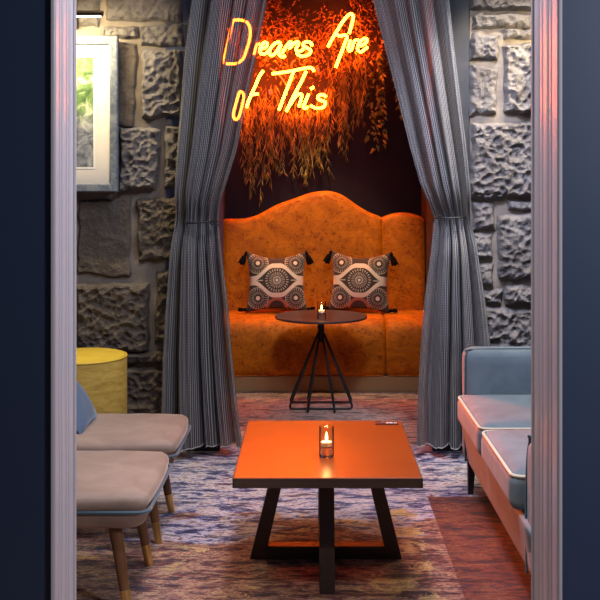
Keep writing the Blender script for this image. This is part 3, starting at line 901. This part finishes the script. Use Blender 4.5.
# ------------------------------------------------------------------ lounge chairs (left)
def lounge_chair(y0, y1, label):
    x1 = -.512; x0 = -1.06; c = Vector(((x0 + x1) / 2, (y0 + y1) / 2, 0))
    o = thing('lounge_chair', label, 'chair', c, 'taupe armless lounge chairs')
    hx, hy = (x1 - x0) / 2, (y1 - y0) / 2
    def crown(p, q):
        q = q.copy(); b = (1 - p.x ** 2) * (1 - p.y ** 2)
        if p.z > 0: q.z += .010 * b ** .6 * p.z
        k = 1 - .05 * (p.y ** 2) * (p.x ** 2); q.x *= k; q.y *= k
        q.z += .003 * noise.noise(q * 14)
        return q
    MB().rbox((c.x, c.y, .369), (hx, hy, .029), .027, 14, crown).build('seat_cushion', MAT['taupe'], o, c, angle=0)
    def taper(p, q):
        q = q.copy(); t = (1 - p.z) / 2; s = 1 - .13 * t ** 1.3; q.x *= s; q.y *= s; return q
    MB().rbox((c.x, c.y, .312), (hx - .004, hy - .004, .038), .03, 10, taper).build('seat_base', MAT['taupe'], o, c, angle=0)
    pp = []
    for sx, sy, a0 in ((1, 1, 0), (-1, 1, 90), (-1, -1, 180), (1, -1, 270)):
        for t in range(7):
            a = math.radians(a0 + t * 15); r = .035
            pp.append((c.x + sx * (hx - r - .006) + r * 1.1 * math.cos(a), c.y + sy * (hy - r - .006) + r * 1.1 * math.sin(a), .347))
    MB().tube(pp, .0055, 8, closed=True).build('piping', MAT['piping'], o, c)
    # backrest
    def lean(p, q):
        q = q.copy(); q.x -= .10 * (p.z + 1) / 2; return q
    MB().rbox((x0 - .015, c.y, .60), (.055, hy, .27), .05, 10, lean).build('backrest', MAT['taupe'], o, c, angle=0)
    for sx in (1, -1):
        for sy in (1, -1):
            a = Vector((c.x + sx * (hx - .13), c.y + sy * (hy - .10), .30)); b = Vector((c.x + sx * (hx - .075), c.y + sy * (hy - .055 - (.03 if sy > 0 else 0)), 0))
            g = MB().tube([a, a.lerp(b, .5), b], [.024, .019, .0135], 16).build('leg', MAT['leg_wood'], o, c)
            q = a.lerp(b, .74)
            MB().tube([q, b - (b - a).normalized() * 0], [.0170, .0145], 16).build('ferrule', MAT['brass'], g, c)
    return o


lounge_chair(3.16, 3.72, 'nearest taupe velvet lounge chair with blue piping, front left')
lounge_chair(3.80, 4.30, 'further taupe velvet lounge chair with blue pillow, before yellow pouf')
o = thing('scatter_cushion', 'slate blue velvet cushion leaning on the further taupe lounge chair', 'cushion', (-.985, 4.06, .515), rot=(0, 0, 0))
pc = pillow_mb(.148, .055, .08, .02, 20)
o.rotation_euler = Euler((math.radians(-36), 0, math.radians(90)))
pc.build('cover', [MAT['pillow_blue'], MAT['pillow_blue']], o, angle=0)

# ------------------------------------------------------------------ yellow pouf
p = Vector((-1.118, 4.86, 0)); R = .221
o = thing('drum_pouf', 'round yellow drum pouf standing by the left stone wall', 'stool', p)
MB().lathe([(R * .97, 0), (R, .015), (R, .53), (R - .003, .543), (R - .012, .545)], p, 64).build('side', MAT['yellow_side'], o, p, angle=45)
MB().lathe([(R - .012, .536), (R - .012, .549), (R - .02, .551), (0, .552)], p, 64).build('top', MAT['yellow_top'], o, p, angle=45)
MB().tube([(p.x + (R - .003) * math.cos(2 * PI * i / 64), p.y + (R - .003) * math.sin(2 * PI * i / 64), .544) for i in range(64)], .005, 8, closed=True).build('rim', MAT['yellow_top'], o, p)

# ------------------------------------------------------------------ loveseat (right)
lx0, lx1 = .672, 1.38
o = thing('loveseat', 'blue grey velvet loveseat with cream piped seat cushions along the right', 'sofa', ((lx0 + lx1) / 2, 3.82, 0)); q0 = o.location
bv = MAT['blue_velvet']
def basefn(p, q):
    q = q.copy(); t = (1 - p.z) / 2
    if p.x < 0: q.x += .03 * t
    return q
MB().rbox(((lx0 + lx1) / 2, 3.80, .225), ((lx1 - lx0) / 2, .74, .095), .02, 10, basefn).build('base', bv, o, q0, angle=0)
for (ya, yb) in ((3.235, 3.835), (3.855, 4.455)):
    xa, xb = .648, 1.20; hx, hy = (xb - xa) / 2, (yb - ya) / 2; c = Vector(((xa + xb) / 2, (ya + yb) / 2, .383))
    def puff(p, q):
        q = q.copy(); b = max(0, (1 - p.x ** 4) * (1 - p.y ** 4))
        if p.z > 0: q.z += .014 * b
        return q
    sc = MB().rbox(c, (hx, hy, .063), .035, 14, puff).build('seat_cushion', bv, o, q0, angle=0)
    for zz in (.432,):
        pp = []
        for sx, sy, a0 in ((1, 1, 0), (-1, 1, 90), (-1, -1, 180), (1, -1, 270)):
            for t in range(7):
                a = math.radians(a0 + t * 15); r = .035
                pp.append((c.x + sx * (hx - r - .006) + r * math.cos(a), c.y + sy * (hy - r - .006) + r * math.sin(a), zz + .006))
        MB().tube(pp, .0055, 8, closed=True).build('piping', MAT['cream_piping'], sc, q0)
def leanb(p, q):
    q = q.copy(); q.x += .05 * (p.z + 1) / 2; return q
MB().rbox((1.30, 3.84, .60), (.08, .62, .29), .06, 10, leanb).build('backrest', bv, o, q0, angle=0)
def armfn(p, q):
    q = q.copy()
    if p.z > 0: q.y += .02 * p.z * (1 if q.y > 0 else 0)
    return q
a = MB().rbox(((.688 + lx1) / 2, 4.525, .385), ((lx1 - .688) / 2, .062, .255), .045, 12, armfn).build('armrest', bv, o, q0, angle=0)
MB().tube(catmull([(.692, 4.478, .14), (.690, 4.476, .40), (.692, 4.480, .58), (.70, 4.490, .622), (.74, 4.50, .637), (1.2, 4.50, .640)], 5), .0045, 8).build('piping', MAT['piping'], a, q0)
a = MB().rbox(((.688 + lx1) / 2, 3.145, .355), ((lx1 - .688) / 2, .075, .225), .045, 12).build('armrest', bv, o, q0, angle=0)
MB().tube(catmull([(.692, 3.205, .14), (.690, 3.206, .38), (.70, 3.200, .563), (.74, 3.19, .580), (1.2, 3.19, .582)], 5), .0045, 8).build('piping', MAT['piping'], a, q0)
for x in (.715, 1.33):
    for y in (3.15, 4.36 + .1):
        MB().tube([(x, y, .15), (x - .004, y, .0)], [.024, .016], 4).build('leg', MAT['black'], o, q0, smooth=False)


# ------------------------------------------------------------------ pictures and picture lights
def picture(xa, xb, py0, py1, label, gl):
    Yp = 5.105; z1 = at(0, py0, Yp).z; z0 = at(0, py1, Yp).z; cx = (xa + xb) / 2; cz = (z0 + z1) / 2; w = .042; dep = .035
    org = Vector((cx, Yp + .02, cz)); o = thing('framed_picture', label, 'picture', org, 'framed pictures on the stone walls')
    f = MB()
    outer = [(xa, z0), (xb, z0), (xb, z1), (xa, z1)]
    prof = [(0, dep), (0, .004), (.006, 0), (w - .008, .004), (w, .010), (w, dep)]
    def P(i, j):
        t, d = prof[j]; x, z = outer[i % 4]; sx = 1 if x == xa else -1; sz = 1 if z == z0 else -1
        return (x + sx * t, Yp + d, z + sz * t)
    f.grid(P, 4, len(prof), cu=True)
    f.build('frame', MAT['frame'], o, org, angle=30)
    xi, xj, zi, zj = xa + w, xb - w, z0 + w, z1 - w
    m1 = .088 if True else 0
    mt, mb_ = .095, .125
    # mat board with window
    g = MB(); ix, jx, iz, jz = xi + m1 + .04, xj - m1 - .0, zi + mb_ - .04, zj - mt + .03
    jx = xb - w - .085; ix = xa + w + .085
    for (a, b, c, d) in ((xi, ix, zi, zj), (jx, xj, zi, zj), (ix, jx, zi, iz), (ix, jx, jz, zj)): g.box(a, b, Yp + .018, Yp + .021, c, d)
    g.build('mat_board', MAT['mat_board'], o, org, smooth=False)
    g = MB(); bw = .009
    for (a, b, c, d) in ((ix - bw, ix, iz - bw, jz + bw), (jx, jx + bw, iz - bw, jz + bw), (ix, jx, iz - bw, iz), (ix, jx, jz, jz + bw)): g.box(a, b, Yp + .0165, Yp + .018, c, d)
    g.build('bevel', MAT['bevel'], o, org, smooth=False)
    MB().box(ix, jx, Yp + .022, Yp + .024, iz, jz).build('print', MAT['print'], o, org, smooth=False)
    MB().box(xi, xj, Yp + .024, Yp + .034, zi, zj).build('backing', MAT['black'], o, org, smooth=False)
    MB().box(xi, xj, Yp + .013, Yp + .0145, zi, zj).build('glass', MAT['pane'], o, org, smooth=False)
    # hanger that reaches the wall
    MB().box(cx - .03, cx + .03, Yp + .034, YS - .001, z1 - .10, z1 - .06).build('hanger', MAT['lamp_metal'], o, org, smooth=False)
    # picture light
    lo = Vector((cx, YS, z1 + .10)); l = thing('picture_light', gl[0], 'lamp', lo, 'picture lights')
    ex = gl[2]
    MB().tube([(cx - ex, Yp - .185, z1 + .085), (cx + ex, Yp - .185, z1 + .085)], .014, 14).build('shade', MAT['lamp_metal'], l, lo)
    MB().tube(catmull([(cx, YS, z1 + .08), (cx, YS - .14, z1 + .11), (cx, Yp - .17, z1 + .085)], 6), .006, 8).build('arm', MAT['lamp_metal'], l, lo)
    MB().box(cx - .04, cx + .04, YS - .05, YS - .002, z1 + .05, z1 + .11).build('wall_plate', MAT['lamp_metal'], l, lo, smooth=False)
    MB().box(cx - ex + .01, cx + ex - .01, Yp - .192, Yp - .178, z1 + .066, z1 + .0725).build('bulb', MAT['strip'], l, lo, smooth=False)
    la = bpy.data.lights.new('picture_lamp', 'AREA'); la.shape = 'RECTANGLE'; la.size = 2 * ex - .03; la.size_y = .02; la.energy = gl[1]; la.color = (1, .80, .45)
    lb = bpy.data.objects.new('picture_lamp', la); COL.objects.link(lb); lb.location = (cx, Yp - .185, z1 + .062); lb.rotation_euler = (math.radians(33), 0, 0)
    return org


xb = at(117.5, 0, 5.105).x
picture(xb - .52, xb, 36, 192, 'grey blue framed garden picture with cream mat, left of curtain', ('dark bar picture light above the left framed picture', 15, .225))
xa = at(534, 0, 5.105).x
picture(xa, xa + .46, 45, 196, 'framed picture on the right stone wall behind the door jamb', ('dark bar picture light on the right stone wall', 16, .19))


# ------------------------------------------------------------------ lights
def light(nm, kind, loc, energy, color, target=None, **k):
    l = bpy.data.lights.new(nm, kind); l.energy = energy; l.color = color
    for a, b in k.items(): setattr(l, a, b)
    o = bpy.data.objects.new(nm, l); COL.objects.link(o); o.location = loc
    if target is not None: o.rotation_euler = (Vector(target) - Vector(loc)).to_track_quat('-Z', 'Y').to_euler()
    return o


R_ = math.radians
light('alcove_downlight', 'SPOT', (.08, 6.42, 2.88), 170, (1, .66, .32), (.08, 7.0, .66), spot_size=R_(44), spot_blend=.55, shadow_soft_size=.10)
light('red_fill_spot', 'SPOT', (-.42, 6.45, .82), 520, (1, .15, .035), (.78, 3.65, .28), spot_size=R_(20), spot_blend=.8, shadow_soft_size=.12)  # added red spot that warms the loveseat front and the floor
light('left_wall_washer', 'SPOT', (-1.02, 4.55, 2.90), 34, (1, .72, .32), (-1.02, 5.16, 1.75), spot_size=R_(62), spot_blend=.6, shadow_soft_size=.03)
light('right_wall_washer', 'SPOT', (1.10, 4.62, 2.90), 150, (1, .86, .68), (.98, 5.16, 1.55), spot_size=R_(54), spot_blend=.6, shadow_soft_size=.03)
light('right_wall_cool', 'SPOT', (.75, 3.9, 2.90), 250, (.70, .74, 1), (1.0, 5.2, 1.3), spot_size=R_(50), spot_blend=.8, shadow_soft_size=.08)
light('room_cool_fill', 'AREA', (.35, 3.7, 2.90), 44, (.70, .79, 1), (.35, 3.7, 0), shape='RECTANGLE', size=.7, size_y=.5)  # unseen soft cool area light added under the closed ceiling
light('chair_fill', 'SPOT', (-.9, 4.0, 2.88), 62, (1, .78, .58), (-.85, 3.85, .3), spot_size=R_(60), spot_blend=.8, shadow_soft_size=.08)  # warm spot added to brighten the lounge chairs, no fixture modelled
light('jamb_fill', 'AREA', (0, 3.0, 2.88), 34, (.86, .84, 1), (0, 2.9, 0), shape='DISK', size=.35)  # unseen fill added to lift the door jamb faces
light('lobby_downlight', 'SPOT', (.10, 1.95, 2.86), 75, (1, .90, .80), (.08, 3.45, .05), spot_size=R_(40), spot_blend=.7, shadow_soft_size=.05)
light('navy_wall_fill', 'AREA', (2.1, .6, 2.3), 55, (.85, .90, 1), (1.2, 2.4, 1.2), shape='DISK', size=.7)  # cool light added on the near side for the right navy wall

w = bpy.data.worlds.new('world'); S.world = w; w.use_nodes = True
w.node_tree.nodes['Background'].inputs[0].default_value = (.55, .6, .9, 1); w.node_tree.nodes['Background'].inputs[1].default_value = .06

# ------------------------------------------------------------------ camera
cam = bpy.data.cameras.new('camera'); co_ = bpy.data.objects.new('camera', cam); COL.objects.link(co_)
co_.location = (0, 0, H); co_.rotation_euler = (PI / 2, 0, 0)
cam.sensor_width = 36; cam.lens = 36 * F / 600
cam.shift_x = (300 - CX) / 600; cam.shift_y = -(300 - CY) / 600
cam.clip_start = .05
S.camera = co_
S.view_settings.view_transform = 'Standard'; S.view_settings.look = 'None'; S.view_settings.gamma = 1; S.view_settings.use_curve_mapping = False
S.view_settings.exposure = 0
S.cycles.max_bounces = 8; S.cycles.transparent_max_bounces = 16
